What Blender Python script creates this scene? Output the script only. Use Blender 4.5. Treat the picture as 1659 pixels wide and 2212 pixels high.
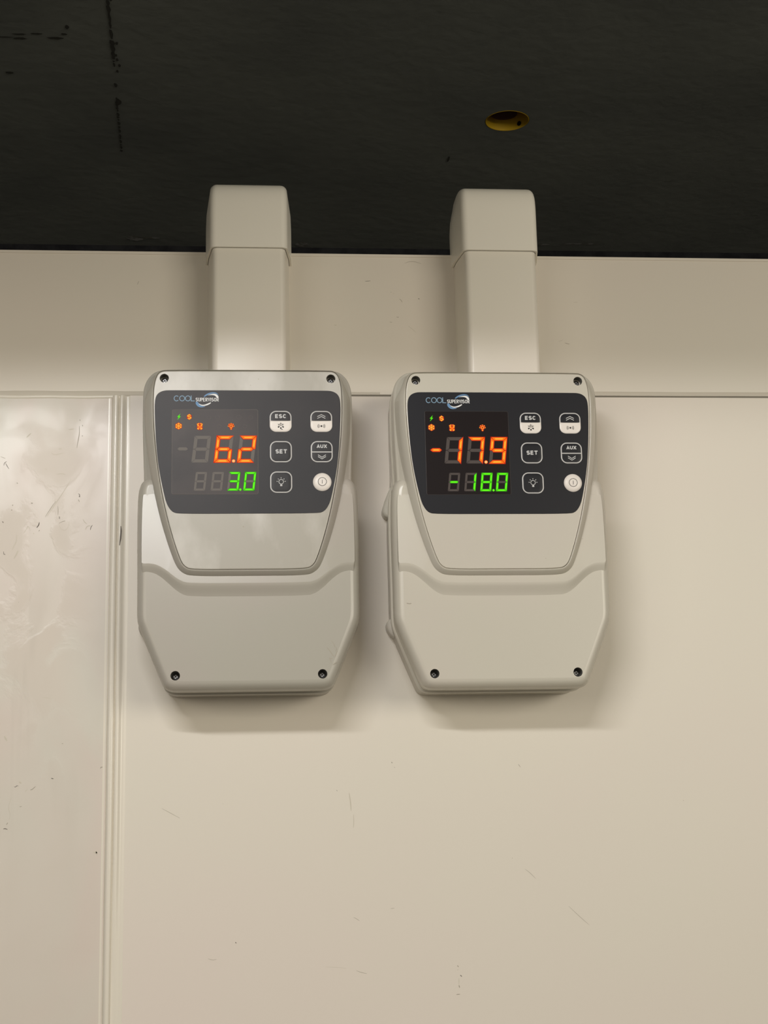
import bpy, bmesh, math, random
from mathutils import Vector, Matrix
random.seed(4)
for o in list(bpy.data.objects): bpy.data.objects.remove(o)
scn = bpy.context.scene
COL = scn.collection
MM = 0.001
# Units below are millimetres (x right along the wall, y into the wall, z up, camera height = 0)

# ------------------------------------------------------------------ camera
cam_data = bpy.data.cameras.new('camera')
cam = bpy.data.objects.new('camera', cam_data); COL.objects.link(cam)
R_ = Vector((0.99607472, -0.08577827, -0.02184592)); U_ = Vector((0.00255768, -0.21880655, 0.97576491)); F_ = Vector((0.08847946, 0.97199063, 0.21772828))
cam.matrix_world = Matrix(((R_.x, U_.x, -F_.x, 0), (R_.y, U_.y, -F_.y, -1.22), (R_.z, U_.z, -F_.z, 0), (0, 0, 0, 1)))
cam_data.sensor_fit = 'HORIZONTAL'; cam_data.sensor_width = 36.0
cam_data.lens = 3380.724 / 1659 * 36.0
cam_data.clip_start = 0.02; cam_data.clip_end = 50
scn.camera = cam

# ------------------------------------------------------------------ light and exposure
scn.view_settings.view_transform = 'Standard'
scn.view_settings.look = 'None'
scn.view_settings.exposure = 0.0
scn.view_settings.gamma = 1.0
scn.view_settings.use_curve_mapping = False
W = bpy.data.worlds.new('world'); scn.world = W; W.use_nodes = True
W.node_tree.nodes['Background'].inputs[0].default_value = (1.0, 0.90, 0.74, 1)
W.node_tree.nodes['Background'].inputs[1].default_value = 0.34
LAMP = (-285, -1250, 690)
ld = bpy.data.lights.new('tube_light', 'AREA'); ld.shape = 'RECTANGLE'; ld.size = 0.60; ld.size_y = 0.021
ld.energy = 7.5; ld.color = (1.0, 0.985, 0.98)
lo = bpy.data.objects.new('tube_light', ld); COL.objects.link(lo)
lo.location = [c * MM for c in LAMP]
lo.rotation_euler = (Vector((0.35, 1.25, -0.28))).to_track_quat('-Z', 'Y').to_euler()

# two unseen fill lights added left and right behind the camera
for wx, we in ((2.3, 45), (-2.3, 20)):
    wd = bpy.data.lights.new('fill_light', 'AREA'); wd.shape = 'RECTANGLE'; wd.size = 2.2; wd.size_y = 1.0
    wd.energy = we; wd.color = (1.0, 0.92, 0.78)
    wo = bpy.data.objects.new('fill_light', wd); COL.objects.link(wo); wo.location = (wx, -3.4, 0.62)
    wo.rotation_euler = Vector((-wx, 3.4, -.2)).to_track_quat('-Z', 'Y').to_euler()

# ------------------------------------------------------------------ helpers
def lin(c):
    return tuple(((v / 255) / 12.92 if v / 255 <= .04045 else ((v / 255 + .055) / 1.055) ** 2.4) for v in c) + (1,)
MATS = {}
def mat(name, rgb, rough=.5, spec=.5, metal=0, noise=None, bump=None, emit=None):
    """procedural principled material; noise=(scale, rgb2, lo, hi), bump=(scale, strength, distance)"""
    if name in MATS: return MATS[name]
    m = bpy.data.materials.new(name); m.use_nodes = True; nt = m.node_tree; b = nt.nodes['Principled BSDF']
    b.inputs['Base Color'].default_value = (*rgb, 1); b.inputs['Roughness'].default_value = rough
    b.inputs['Specular IOR Level'].default_value = spec; b.inputs['Metallic'].default_value = metal
    if emit: b.inputs['Emission Color'].default_value = (*emit[0], 1); b.inputs['Emission Strength'].default_value = emit[1]
    tc = nt.nodes.new('ShaderNodeTexCoord')
    if noise:
        sc, rgb2, lo_, hi_ = noise[:4]
        mp = nt.nodes.new('ShaderNodeMapping'); nt.links.new(tc.outputs['Object'], mp.inputs[0])
        mp.inputs['Scale'].default_value = noise[4] if len(noise) > 4 else (1, 1, 1)
        n = nt.nodes.new('ShaderNodeTexNoise'); n.inputs['Scale'].default_value = sc; n.inputs['Detail'].default_value = 6
        nt.links.new(mp.outputs[0], n.inputs['Vector'])
        r = nt.nodes.new('ShaderNodeMapRange'); r.inputs[1].default_value = lo_; r.inputs[2].default_value = hi_
        nt.links.new(n.outputs[0], r.inputs[0])
        mx = nt.nodes.new('ShaderNodeMix'); mx.data_type = 'RGBA'
        mx.inputs[6].default_value = (*rgb, 1); mx.inputs[7].default_value = (*rgb2, 1)
        nt.links.new(r.outputs[0], mx.inputs[0]); nt.links.new(mx.outputs[2], b.inputs['Base Color'])
    if bump:
        n2 = nt.nodes.new('ShaderNodeTexNoise'); n2.inputs['Scale'].default_value = bump[0]; n2.inputs['Detail'].default_value = bump[3] if len(bump) > 3 else 3
        mp2 = nt.nodes.new('ShaderNodeMapping'); nt.links.new(tc.outputs['Object'], mp2.inputs[0])
        if len(bump) > 4: mp2.inputs['Scale'].default_value = bump[4]
        nt.links.new(mp2.outputs[0], n2.inputs['Vector'])
        bp = nt.nodes.new('ShaderNodeBump'); bp.inputs['Strength'].default_value = bump[1]; bp.inputs['Distance'].default_value = bump[2]
        nt.links.new(n2.outputs[0], bp.inputs['Height']); nt.links.new(bp.outputs[0], b.inputs['Normal'])
    MATS[name] = m
    return m

def build(name, bm, mats, parent=None, smooth=35):
    """mm bmesh -> one linked mesh object in metres"""
    bm.normal_update()
    me = bpy.data.meshes.new(name)
    for v in bm.verts: v.co *= MM
    bm.to_mesh(me); bm.free()
    for m in (mats if isinstance(mats, (list, tuple)) else [mats]): me.materials.append(m)
    if smooth: me.set_sharp_from_angle(angle=math.radians(smooth))
    o = bpy.data.objects.new(name, me); COL.objects.link(o)
    if parent: o.parent = parent
    return o
def tag(o, label, cat, group=None):
    o['label'] = label; o['category'] = cat
    if group: o['group'] = group
    return o
def struct(o): o['kind'] = 'structure'; return o
def empty(name, loc, rot=(0, 0, 0)):
    e = bpy.data.objects.new(name, None); COL.objects.link(e); e.empty_display_size = .02
    e.location = [c * MM for c in loc]; e.rotation_euler = rot
    return e

def box(bm, x0, x1, y0, y1, z0, z1, mi=0):
    vs = [bm.verts.new((x, y, z)) for x in (x0, x1) for y in (y0, y1) for z in (z0, z1)]
    for f in ((0, 1, 3, 2), (4, 6, 7, 5), (0, 4, 5, 1), (2, 3, 7, 6), (0, 2, 6, 4), (1, 5, 7, 3)):
        fc = bm.faces.new([vs[i] for i in f]); fc.material_index = mi
def chaikin(p, it=2, closed=True):
    for _ in range(it):
        q = []; n = len(p)
        rng = range(n) if closed else range(n - 1)
        if not closed: q.append(p[0])
        for i in rng:
            a, b = p[i], p[(i + 1) % n]
            q += [(a[0] * .75 + b[0] * .25, a[1] * .75 + b[1] * .25), (a[0] * .25 + b[0] * .75, a[1] * .25 + b[1] * .75)]
        if not closed: q.append(p[-1])
        p = q
    return p
def resample(p, step):
    n = len(p); L = [0]
    for i in range(n): L.append(L[-1] + math.dist(p[i], p[(i + 1) % n]))
    m = max(12, int(L[-1] / step)); out = []; j = 0
    for k in range(m):
        t = L[-1] * k / m
        while L[j + 1] < t: j += 1
        u = (t - L[j]) / max(1e-9, L[j + 1] - L[j]); a, b = p[j], p[(j + 1) % n]
        out.append((a[0] + (b[0] - a[0]) * u, a[1] + (b[1] - a[1]) * u))
    return out
def area(p): return sum(p[i][0] * p[(i + 1) % len(p)][1] - p[(i + 1) % len(p)][0] * p[i][1] for i in range(len(p))) / 2
def ccw(p): return p if area(p) > 0 else p[::-1]
def mirror_close(half):
    """half outline (x>=0, from top centre clockwise to bottom centre) -> closed symmetric polygon"""
    return ccw(half + [(-x, z) for x, z in half[::-1] if abs(x) > 1e-6])
def normals(p):
    n = len(p); out = []
    for i in range(n):
        a, b = p[i - 1], p[(i + 1) % n]; dx, dz = b[0] - a[0], b[1] - a[1]; l = math.hypot(dx, dz) or 1
        out.append((dz / l, -dx / l))
    return out
def offs(p, d, nr=None):
    nr = nr or normals(p)
    if not callable(d): dd = d; d = lambda q: dd
    return [(q[0] + n[0] * d(q), q[1] + n[1] * d(q)) for q, n in zip(p, nr)]
def ring_stack(bm, p, prof, cap=True, holes=(), mi=0, hole_depth=7, cap_mi=None, hfun=None):
    """closed CCW outline p lofted through (offset, height) rings towards the viewer, capped, with round holes"""
    nr = normals(p); rings = []
    for d, h in prof:
        q = offs(p, d, nr)
        rings.append([bm.verts.new((x, -(h + (hfun(x, z) if hfun else 0)), z)) for x, z in q])
    n = len(p)
    for a, b in zip(rings, rings[1:]):
        for i in range(n):
            f = bm.faces.new((a[i], a[(i + 1) % n], b[(i + 1) % n], b[i])); f.smooth = True; f.material_index = mi
    if cap:
        last = rings[-1]; edges = []
        dup = [bm.verts.new(v.co) for v in last]
        for i in range(n): edges.append(bm.edges.new((dup[i], dup[(i + 1) % n])))
        h0 = prof[-1][1]
        for (cx, cz, r) in holes:
            hv = [bm.verts.new((cx + r * math.cos(2 * math.pi * k / 28), -h0, cz + r * math.sin(2 * math.pi * k / 28))) for k in range(28)]
            hb = [bm.verts.new((v.co.x, v.co.y + hole_depth, v.co.z)) for v in hv]
            for k in range(28):
                edges.append(bm.edges.new((hv[k], hv[(k + 1) % 28])))
                f = bm.faces.new((hv[k], hb[k], hb[(k + 1) % 28], hv[(k + 1) % 28])); f.smooth = True; f.material_index = mi
        res = bmesh.ops.triangle_fill(bm, use_beauty=True, use_dissolve=False, edges=edges)
        fs = [g for g in res['geom'] if isinstance(g, bmesh.types.BMFace)]
        for f in fs:
            f.normal_update()
            if f.normal.y > 0: f.normal_flip()
            f.material_index = mi if cap_mi is None else cap_mi
    return rings
def flat_poly(bm, p, h, mi=0, th=.06):
    """thin raised printed shape"""
    p = ccw(p); n = len(p)
    top = [bm.verts.new((x, -h, z)) for x, z in p]
    lowr = [bm.verts.new((x, -h + th, z)) for x, z in p]
    for i in range(n):
        f = bm.faces.new((lowr[i], lowr[(i + 1) % n], top[(i + 1) % n], top[i])); f.material_index = mi
    dup = [bm.verts.new(v.co) for v in top]
    ed = [bm.edges.new((dup[i], dup[(i + 1) % n])) for i in range(n)]
    res = bmesh.ops.triangle_fill(bm, use_beauty=True, edges=ed)
    for f in res['geom']:
        if isinstance(f, bmesh.types.BMFace):
            f.normal_update(); f.material_index = mi
            if f.normal.y > 0: f.normal_flip()
def stroke(bm, pts, w, h, mi=0, closed=False, th=.06, taper=False):
    """polyline drawn as a flat band of width w"""
    n = len(pts); L = []; Rr = []
    for i in range(n):
        if closed: a, b = pts[i - 1], pts[(i + 1) % n]
        else: a, b = pts[max(0, i - 1)], pts[min(n - 1, i + 1)]
        d1 = Vector((pts[i][0] - a[0], pts[i][1] - a[1])); d2 = Vector((b[0] - pts[i][0], b[1] - pts[i][1]))
        if d1.length < 1e-9: d1 = d2
        if d2.length < 1e-9: d2 = d1
        d1 = d1.normalized(); d2 = d2.normalized(); t = d1 + d2
        t = t.normalized() if t.length > 1e-6 else d1
        nrm = Vector((t.y, -t.x)); k = 1 / max(.5, abs(nrm.dot(Vector((d1.y, -d1.x)))))
        ww = w * (math.sin(math.pi * (i + .35) / (n - .3)) * .8 + .2 if taper and n > 2 else 1)
        L.append((pts[i][0] - nrm.x * ww / 2 * k, pts[i][1] - nrm.y * ww / 2 * k)); Rr.append((pts[i][0] + nrm.x * ww / 2 * k, pts[i][1] + nrm.y * ww / 2 * k))
    lv = [bm.verts.new((x, -h, z)) for x, z in L]; rv = [bm.verts.new((x, -h, z)) for x, z in Rr]
    lb = [bm.verts.new((x, -h + th, z)) for x, z in L]; rb = [bm.verts.new((x, -h + th, z)) for x, z in Rr]
    for i in range(n if closed else n - 1):
        j = (i + 1) % n
        for q in ((lv[i], lv[j], rv[j], rv[i]), (rv[i], rv[j], rb[j], rb[i]), (lb[i], lb[j], lv[j], lv[i])):
            f = bm.faces.new(q); f.material_index = mi
def arc(cx, cz, rx, rz, a0, a1, n=20):
    return [(cx + rx * math.cos(math.radians(a0 + (a1 - a0) * i / n)), cz + rz * math.sin(math.radians(a0 + (a1 - a0) * i / n))) for i in range(n + 1)]
def disc(bm, cx, cz, r, h, mi=0, n=24, rz=None, th=.06):
    flat_poly(bm, arc(cx, cz, r, rz or r, 0, 360, n)[:-1], h, mi, th)
def rrect(cx, cz, hw, hh, r, n=8):
    p = []
    for sx, sz, a in ((1, 1, 0), (-1, 1, 90), (-1, -1, 180), (1, -1, 270)):
        p += arc(cx + sx * (hw - r), cz + sz * (hh - r), r, r, a, a + 90, n)
    return p
def clip_below(p, zc):
    out = []
    for i in range(len(p)):
        a, b = p[i], p[(i + 1) % len(p)]
        if a[1] <= zc: out.append(a)
        if (a[1] <= zc) != (b[1] <= zc):
            t = (zc - a[1]) / (b[1] - a[1]); out.append((a[0] + (b[0] - a[0]) * t, zc))
    return out
# letters as strokes in a 1 x 1 cell
GL = {
 'A': ([[(-.04, -.11), (.5, 1.02), (1.04, -.11)], [(.2, .27), (.8, .27)]], 1.0),
 'C': ([arc(.5, .5, .5, .5, 42, 318, 16)], .94),
 'E': ([[(1.08, 1), (0, 1), (0, 0), (1.08, 0)], [(0, .5), (.95, .5)]], .8),
 'I': ([[(0, -.1), (0, 1.1)]], .05),
 'L': ([[(0, 1.06), (0, 0), (1, 0)]], .7),
 'O': ([arc(.5, .5, .5, .5, 0, 360, 28)[:-1] + ['c']], 1.0),
 'P': ([[(0, -.1), (0, 1), (.6, 1)] + arc(.6, .74, .4, .26, 80, -80, 8) + [(.6, .48), (0, .48)]], .8),
 'R': ([[(0, -.1), (0, 1), (.6, 1)] + arc(.6, .74, .4, .26, 80, -80, 8) + [(.6, .48), (0, .48)], [(.5, .48), (1.05, -.1)]], .85),
 'S': ([arc(.5, .75, .48, .25, 25, 255, 12) + arc(.5, .25, .5, .25, 75, -155, 12)], .88),
 'T': ([[(-.12, 1), (1.12, 1)], [(.5, 1), (.5, -.12)]], .95),
 'U': ([[(0, 1.12), (0, .4)] + arc(.5, .4, .5, .4, 180, 360, 12)[1:-1] + [(1, .4), (1, 1.12)]], .95),
 'V': ([[(-.02, 1.1), (.5, 0), (1.02, 1.1)]], .95),
 'X': ([[(-.06, 1.12), (1.06, -.12)], [(-.06, -.12), (1.06, 1.12)]], 1.0),
}
def letters(bm, text, x0, x1, z0, z1, sw, h, mi=0, gap=.35):
    """stroke lettering fitted in a box"""
    z0 += sw / 2; z1 -= sw / 2; n = len(text)
    tot = sum(GL[c][1] for c in text); g = gap * (z1 - z0) + sw
    unit = (x1 - x0 - g * (n - 1) - sw) / tot; x = x0 + sw / 2
    for c in text:
        st, w = GL[c]
        for si, s in enumerate(st):
            cl = s[-1] == 'c'; s = s[:-1] if cl else s
            stroke(bm, [(x + q[0] * w * unit, z0 + q[1] * (z1 - z0)) for q in s], sw, h + .02 * si, mi, closed=cl)
        x += w * unit + g

# ------------------------------------------------------------------ wear marks (polyline in mm on the wall, width, tone)
LEFT_MARKS=[([(-131.5,344.3),(-131.2,338.2),(-132.3,331.9),(-133.1,326.1)],0.55,1),
([(-129.1,345.1),(-128.9,344.1)],0.69,1),
([(-131.3,349.6),(-131.0,348.6)],0.69,1),
([(-129.0,336.5),(-128.9,335.7)],0.83,1),
([(-139.9,341.3),(-137.9,341.5),(-135.6,341.9)],0.69,0),
([(-172.7,334.6),(-170.9,336.6),(-169.3,338.1)],0.86,0),
([(-189.8,311.6),(-189.4,313.7),(-187.6,315.1)],0.41,2),
([(-188.5,313.7),(-187.2,311.3),(-185.6,308.9)],0.41,2),
([(-192.6,319.0),(-190.3,318.1),(-188.7,317.5)],0.34,1),
([(-179.3,297.7),(-178.4,297.0)],0.69,1),
([(-182.3,279.5),(-181.6,279.4)],1.03,1),
([(-183.0,275.7),(-182.2,275.5)],0.86,1),
([(-167.8,281.1),(-166.4,281.1)],0.86,1),
([(-156.5,269.9),(-154.6,273.3),(-152.8,276.0),(-150.9,279.3),(-148.4,282.7)],0.45,1),
([(-155.5,270.2),(-153.3,273.3),(-150.2,278.3),(-146.5,284.4),(-142.7,290.2),(-137.0,300.7)],0.55,0),
([(-147.0,279.0),(-146.5,275.3),(-146.7,271.2)],0.41,1),
([(-146.1,270.2),(-145.1,269.9),(-145.8,268.8),(-144.9,268.5)],0.34,2),
([(-145.7,264.8),(-143.4,266.1),(-141.0,266.8),(-141.5,266.5)],0.45,1),
([(-145.5,265.8),(-145.6,263.1),(-143.9,260.1),(-141.0,258.9),(-138.5,261.7),(-137.6,265.8)],0.28,0),
([(-131.2,288.8),(-129.9,287.8),(-130.5,286.1),(-129.5,286.4)],0.52,2),
([(-131.1,284.0),(-130.1,282.1)],0.52,1),
([(-127.2,268.1),(-125.9,265.7),(-123.9,264.1)],0.62,0),
([(-119.6,263.4),(-120.9,261.7),(-121.2,259.3)],0.45,2),
([(-125.1,259.7),(-123.9,262.4),(-120.9,263.0)],0.69,0),
([(-162.9,261.3),(-161.4,263.3),(-160.9,265.7)],0.76,2),
([(-161.3,258.5),(-160.4,259.5)],0.55,1),
([(-165.5,256.6),(-164.7,256.8)],1.03,0),
([(-173.0,256.8),(-170.5,260.5),(-169.6,263.2),(-167.5,258.8)],0.48,0),
([(-189.4,266.6),(-188.7,265.3)],0.55,2),
([(-181.3,243.5),(-180.1,246.8),(-178.3,249.8),(-178.2,255.5)],0.62,0),
([(-179.8,236.8),(-178.0,239.8),(-176.8,243.1)],1.03,0),
([(-187.9,242.5),(-187.6,240.2),(-186.3,240.0)],0.41,2),
([(-148.2,304.5),(-144.3,305.2),(-141.4,304.3)],0.52,0),
([(-153.2,322.3),(-150.6,320.1),(-143.4,322.1)],0.48,0),
([(-147.4,325.4),(-144.8,325.4)],0.69,0),
([(-157.5,309.3),(-156.1,308.2)],0.52,0),
([(-147.0,66.9),(-145.2,66.4)],0.62,2),
([(-110.2,73.6),(-109.7,74.6),(-108.5,74.6)],0.76,1),
([(-139.7,92.9),(-138.5,92.8)],0.41,1),
([(-174.5,61.1),(-173.4,60.7),(-172.6,61.8),(-171.3,61.7)],0.41,2),
([(-162.4,58.3),(-160.9,58.8),(-158.4,61.1)],0.62,1),
([(-170.9,64.7),(-169.2,63.4)],1.38,0),
([(-166.2,57.3),(-164.4,59.0)],0.45,0),
([(-170.0,46.1),(-168.4,46.3)],0.52,1),
([(-181.6,29.9),(-180.2,30.2),(-178.4,29.4)],0.55,2),
([(-179.4,32.9),(-178.3,34.5)],0.55,1),
([(-177.4,36.2),(-176.6,40.5),(-178.5,45.6),(-176.2,53.2)],0.34,0),
([(-175.3,202.4),(-174.9,202.2)],0.41,1),
([(-155.0,128.3),(-148.9,127.5)],0.34,0),
([(-182.9,99.1),(-180.9,95.6)],1.38,0),
([(-114.2,11.3),(-111.2,11.0)],1.38,0),
([(-112.3,12.4),(-111.7,9.1)],1.03,0)]
RIGHT_MARKS=[([(-63.5,42.8),(-49.9,35.3)],0.31,1),
([(79.2,52.1),(80.3,44.5),(80.6,38.2)],0.86,0),
([(82.4,35.6),(82.5,29.3),(82.1,25.5)],0.55,0),
([(69.5,54.3),(70.3,53.3)],0.41,1),
([(112.4,74.8),(113.2,74.0)],0.41,2),
([(114.4,70.9),(115.2,70.4)],0.28,1),
([(-8.0,-56.8),(-7.3,-57.6)],0.62,2),
([(-28.3,-68.1),(-25.0,-69.4),(-21.9,-68.8)],0.28,1),
([(81.1,-40.9),(83.3,-42.1),(85.5,-43.6)],0.31,1),
([(109.3,-35.3),(112.3,-34.9)],0.28,1),
([(59.4,-76.5),(67.5,-76.9),(75.1,-77.9)],0.24,0),
([(82.3,-79.7),(86.3,-81.3),(90.4,-82.1)],0.31,1),
([(-17.6,45.7),(-16.8,45.0)],0.28,0),
([(211.7,71.5),(213.3,69.3)],0.41,1),
([(213.7,-8.3),(217.4,-11.1),(221.8,-15.6)],0.28,1),
([(246.4,-36.7),(253.8,-44.0),(261.7,-51.1)],0.28,1),
([(159.0,-78.1),(159.9,-79.2)],0.69,1),
([(158.9,-81.6),(159.7,-81.0)],0.48,0),
([(161.0,-85.1),(162.2,-86.3)],0.62,2),
([(160.0,-87.3),(159.8,-91.9)],0.45,0),
([(159.8,-92.4),(160.2,-94.3)],0.76,1),
([(157.6,-99.1),(160.4,-98.9)],0.62,1),
([(341.0,41.4),(341.6,41.1)],0.34,1),
([(203.9,0.4),(204.4,-0.1)],0.34,1)]
UPPER_MARKS=[([(99.5,469.2),(102.2,469.4),(104.2,469.7)],0.31,2),
([(133.0,485.5),(136.6,487.0),(141.1,487.2),(146.8,485.2)],0.31,1),
([(120.7,460.0),(121.4,459.8)],0.34,1),
([(122.7,458.8),(123.7,458.4)],0.28,0),
([(127.8,454.2),(129.4,452.7),(130.1,451.0)],0.38,1),
([(143.4,454.4),(144.6,454.1)],0.55,2),
([(125.1,438.5),(126.0,437.8),(127.0,438.4)],0.41,1),
([(119.3,433.8),(121.4,433.6)],0.34,1),
([(73.4,431.0),(74.6,430.5),(75.4,431.0)],0.52,0),
([(134.3,430.7),(137.8,428.0),(140.8,424.9)],0.34,0),
([(259.9,418.0),(263.5,419.3)],0.34,0),
([(264.9,416.8),(266.9,416.2),(269.0,415.8)],0.41,1),
([(274.1,452.4),(277.7,452.7)],0.34,0),
([(370.8,373.6),(371.8,373.6)],0.55,1),
([(-87.1,464.3),(-86.0,467.3)],0.34,1)]

# ------------------------------------------------------------------ materials
PANEL = dict(rough=.38, spec=.35)
m_wall = mat('panel_white', (.78, .735, .64), noise=(1.6, (.79, .71, .64), .42, .62), bump=(9, .03, .002), **PANEL)
m_wall_up = mat('panel_white_upper', (.775, .735, .64), noise=(2.0, (.79, .72, .635), .42, .62), rough=.42, spec=.35)
m_trim = mat('painted_trim', (.80, .75, .65), rough=.25, spec=.5, bump=(14, .08, .002, 2, (1, 1, .2)))
m_seal = mat('silicone_grey', (.60, .55, .46), rough=.5)
m_gap = mat('joint_gap', (.22, .20, .16), rough=.8)
m_mark = [mat('scuff_light', (.62, .57, .47), rough=.6), mat('scuff_mid', (.40, .36, .29), rough=.6), mat('scuff_dark', (.12, .10, .08), rough=.7)]
m_ceil = mat('dark_slab', (.33, .35, .325), rough=.85, spec=.2, noise=(3.2, (.245, .26, .25), .35, .7), bump=(40, .25, .004, 8))
m_ceil_dk = mat('slab_crack', (.10, .10, .09), rough=.9, spec=.1)
m_ceil_lt = mat('slab_dust', (.50, .50, .50), rough=.9, noise=(60, (.28, .28, .25), .45, .55))
m_floor = mat('grey_floor', (.20, .19, .175), rough=.7, noise=(5, (.16, .15, .135), .4, .6))

def add_marks(bm, marks, y=.05):
    for pts, w, t in marks:
        p = chaikin(pts, 1, False) if len(pts) > 2 else pts
        if len(p) == 2: p = [p[0], ((p[0][0] + p[1][0]) / 2, (p[0][1] + p[1][1]) / 2), p[1]]
        stroke(bm, p, w, y, t + 1, th=.04, taper=True)

# ------------------------------------------------------------------ the setting
# left panel with smeared filler relief
bm = bmesh.new()
box(bm, -1500, -106.2, 0, 78, -1300, 370)
add_marks(bm, LEFT_MARKS)
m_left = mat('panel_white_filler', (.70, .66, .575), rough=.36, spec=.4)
def left_panel_nodes():
    nt = m_left.node_tree; b = nt.nodes['Principled BSDF']
    tc = nt.nodes.new('ShaderNodeTexCoord')
    def nz(scale, sc3=(1, 1, 1), det=4, dist=0):
        mp = nt.nodes.new('ShaderNodeMapping'); mp.inputs['Scale'].default_value = sc3; nt.links.new(tc.outputs['Object'], mp.inputs[0])
        n = nt.nodes.new('ShaderNodeTexNoise'); n.inputs['Scale'].default_value = scale; n.inputs['Detail'].default_value = det; n.inputs['Distortion'].default_value = dist
        nt.links.new(mp.outputs[0], n.inputs['Vector']); return n.outputs[0]
    def rng(x, a, c, d=0, e=1):
        r = nt.nodes.new('ShaderNodeMapRange'); r.inputs[1].default_value = a; r.inputs[2].default_value = c; r.inputs[3].default_value = d; r.inputs[4].default_value = e; r.clamp = True
        nt.links.new(x, r.inputs[0]); return r.outputs[0]
    def mul(a, c):
        m = nt.nodes.new('ShaderNodeMath'); m.operation = 'MULTIPLY'; nt.links.new(a, m.inputs[0])
        if isinstance(c, (int, float)): m.inputs[1].default_value = c
        else: nt.links.new(c, m.inputs[1])
        return m.outputs[0]
    def add(a, c):
        m = nt.nodes.new('ShaderNodeMath'); m.operation = 'ADD'; nt.links.new(a, m.inputs[0]); nt.links.new(c, m.inputs[1]); return m.outputs[0]
    def mixc(f, a, c):
        m = nt.nodes.new('ShaderNodeMix'); m.data_type = 'RGBA'; nt.links.new(f, m.inputs[0])
        for k, v in ((6, a), (7, c)):
            if isinstance(v, tuple): m.inputs[k].default_value = (*v, 1)
            else: nt.links.new(v, m.inputs[k])
        return m.outputs[2]
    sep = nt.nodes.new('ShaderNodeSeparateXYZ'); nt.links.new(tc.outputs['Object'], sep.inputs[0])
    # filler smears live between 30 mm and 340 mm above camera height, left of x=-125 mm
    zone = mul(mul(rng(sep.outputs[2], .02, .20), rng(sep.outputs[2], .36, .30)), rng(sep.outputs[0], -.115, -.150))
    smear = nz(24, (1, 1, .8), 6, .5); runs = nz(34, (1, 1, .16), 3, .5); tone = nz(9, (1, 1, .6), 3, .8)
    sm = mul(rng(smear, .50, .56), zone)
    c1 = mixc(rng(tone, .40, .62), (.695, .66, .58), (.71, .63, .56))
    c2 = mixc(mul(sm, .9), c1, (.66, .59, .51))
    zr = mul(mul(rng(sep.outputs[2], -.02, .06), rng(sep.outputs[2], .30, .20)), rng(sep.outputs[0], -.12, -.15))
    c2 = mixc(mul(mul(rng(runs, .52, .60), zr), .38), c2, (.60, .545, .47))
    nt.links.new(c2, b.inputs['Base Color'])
    ht = add(mul(mul(rng(smear, .49, .53), zone), .6), mul(mul(rng(runs, .45, .60), zone), .35))
    bp = nt.nodes.new('ShaderNodeBump'); bp.inputs['Strength'].default_value = .28; bp.inputs['Distance'].default_value = .0009
    nt.links.new(ht, bp.inputs['Height']); nt.links.new(bp.outputs[0], b.inputs['Normal'])
    nt.links.new(rng(smear, .4, .6, .28, .42), b.inputs['Roughness'])
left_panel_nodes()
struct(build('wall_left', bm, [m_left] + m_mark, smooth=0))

bm = bmesh.new(); box(bm, -91.5, 1900, 0, 78, -1300, 369.8); add_marks(bm, RIGHT_MARKS)
struct(build('wall_right', bm, [m_wall] + m_mark, smooth=0))
# upper panel: the edge of the cold room's roof, its sheet folded over at the top
bm = bmesh.new()
box(bm, -1500, 1900, 0, 1838, 371.4, 492.2)
for x0, x1 in ((-1500, 1900),):   # thin folded lip along the top edge
    box(bm, x0, x1, -.6, 3, 490.6, 492.9)
add_marks(bm, UPPER_MARKS)
struct(build('wall_upper', bm, [m_wall_up] + m_mark, smooth=0))
# horizontal joint: sealant bead on the left, a narrow dark gap on the right
bm = bmesh.new()
N = 60
def bead(bm, x0, x1, zc, hw, dep, mi, wob=0, n=N, seed=0):
    rnd = random.Random(seed); pr = None
    for i in range(n + 1):
        x = x0 + (x1 - x0) * i / n; wz = wob * math.sin(i * .7 + seed) * .5 + wob * rnd.uniform(-.3, .3)
        ring = [bm.verts.new((x, .3 - dep * math.sin(math.pi * k / 6), zc + wz + hw * math.cos(math.pi * k / 6))) for k in range(7)]
        if pr:
            for k in range(6):
                f = bm.faces.new((pr[k], pr[k + 1], ring[k + 1], ring[k])); f.smooth = True; f.material_index = mi
        pr = ring
box(bm, -1500, 1900, .5, 3, 369.6, 371.6, 0)
bead(bm, -420, -66, 371.6, 2.3, .5, 2, .25, seed=3)
bead(bm, -420, -96, 368.6, 1.6, .9, 1, .35, seed=5)
bead(bm, 280, 1500, 373.2, 1.9, .5, 2, .15, seed=8)
bead(bm, 60, 110, 372.6, 1.3, .4, 2, .1, seed=9)
struct(build('trim_1', bm, [m_gap, m_trim, m_seal], smooth=60))
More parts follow.
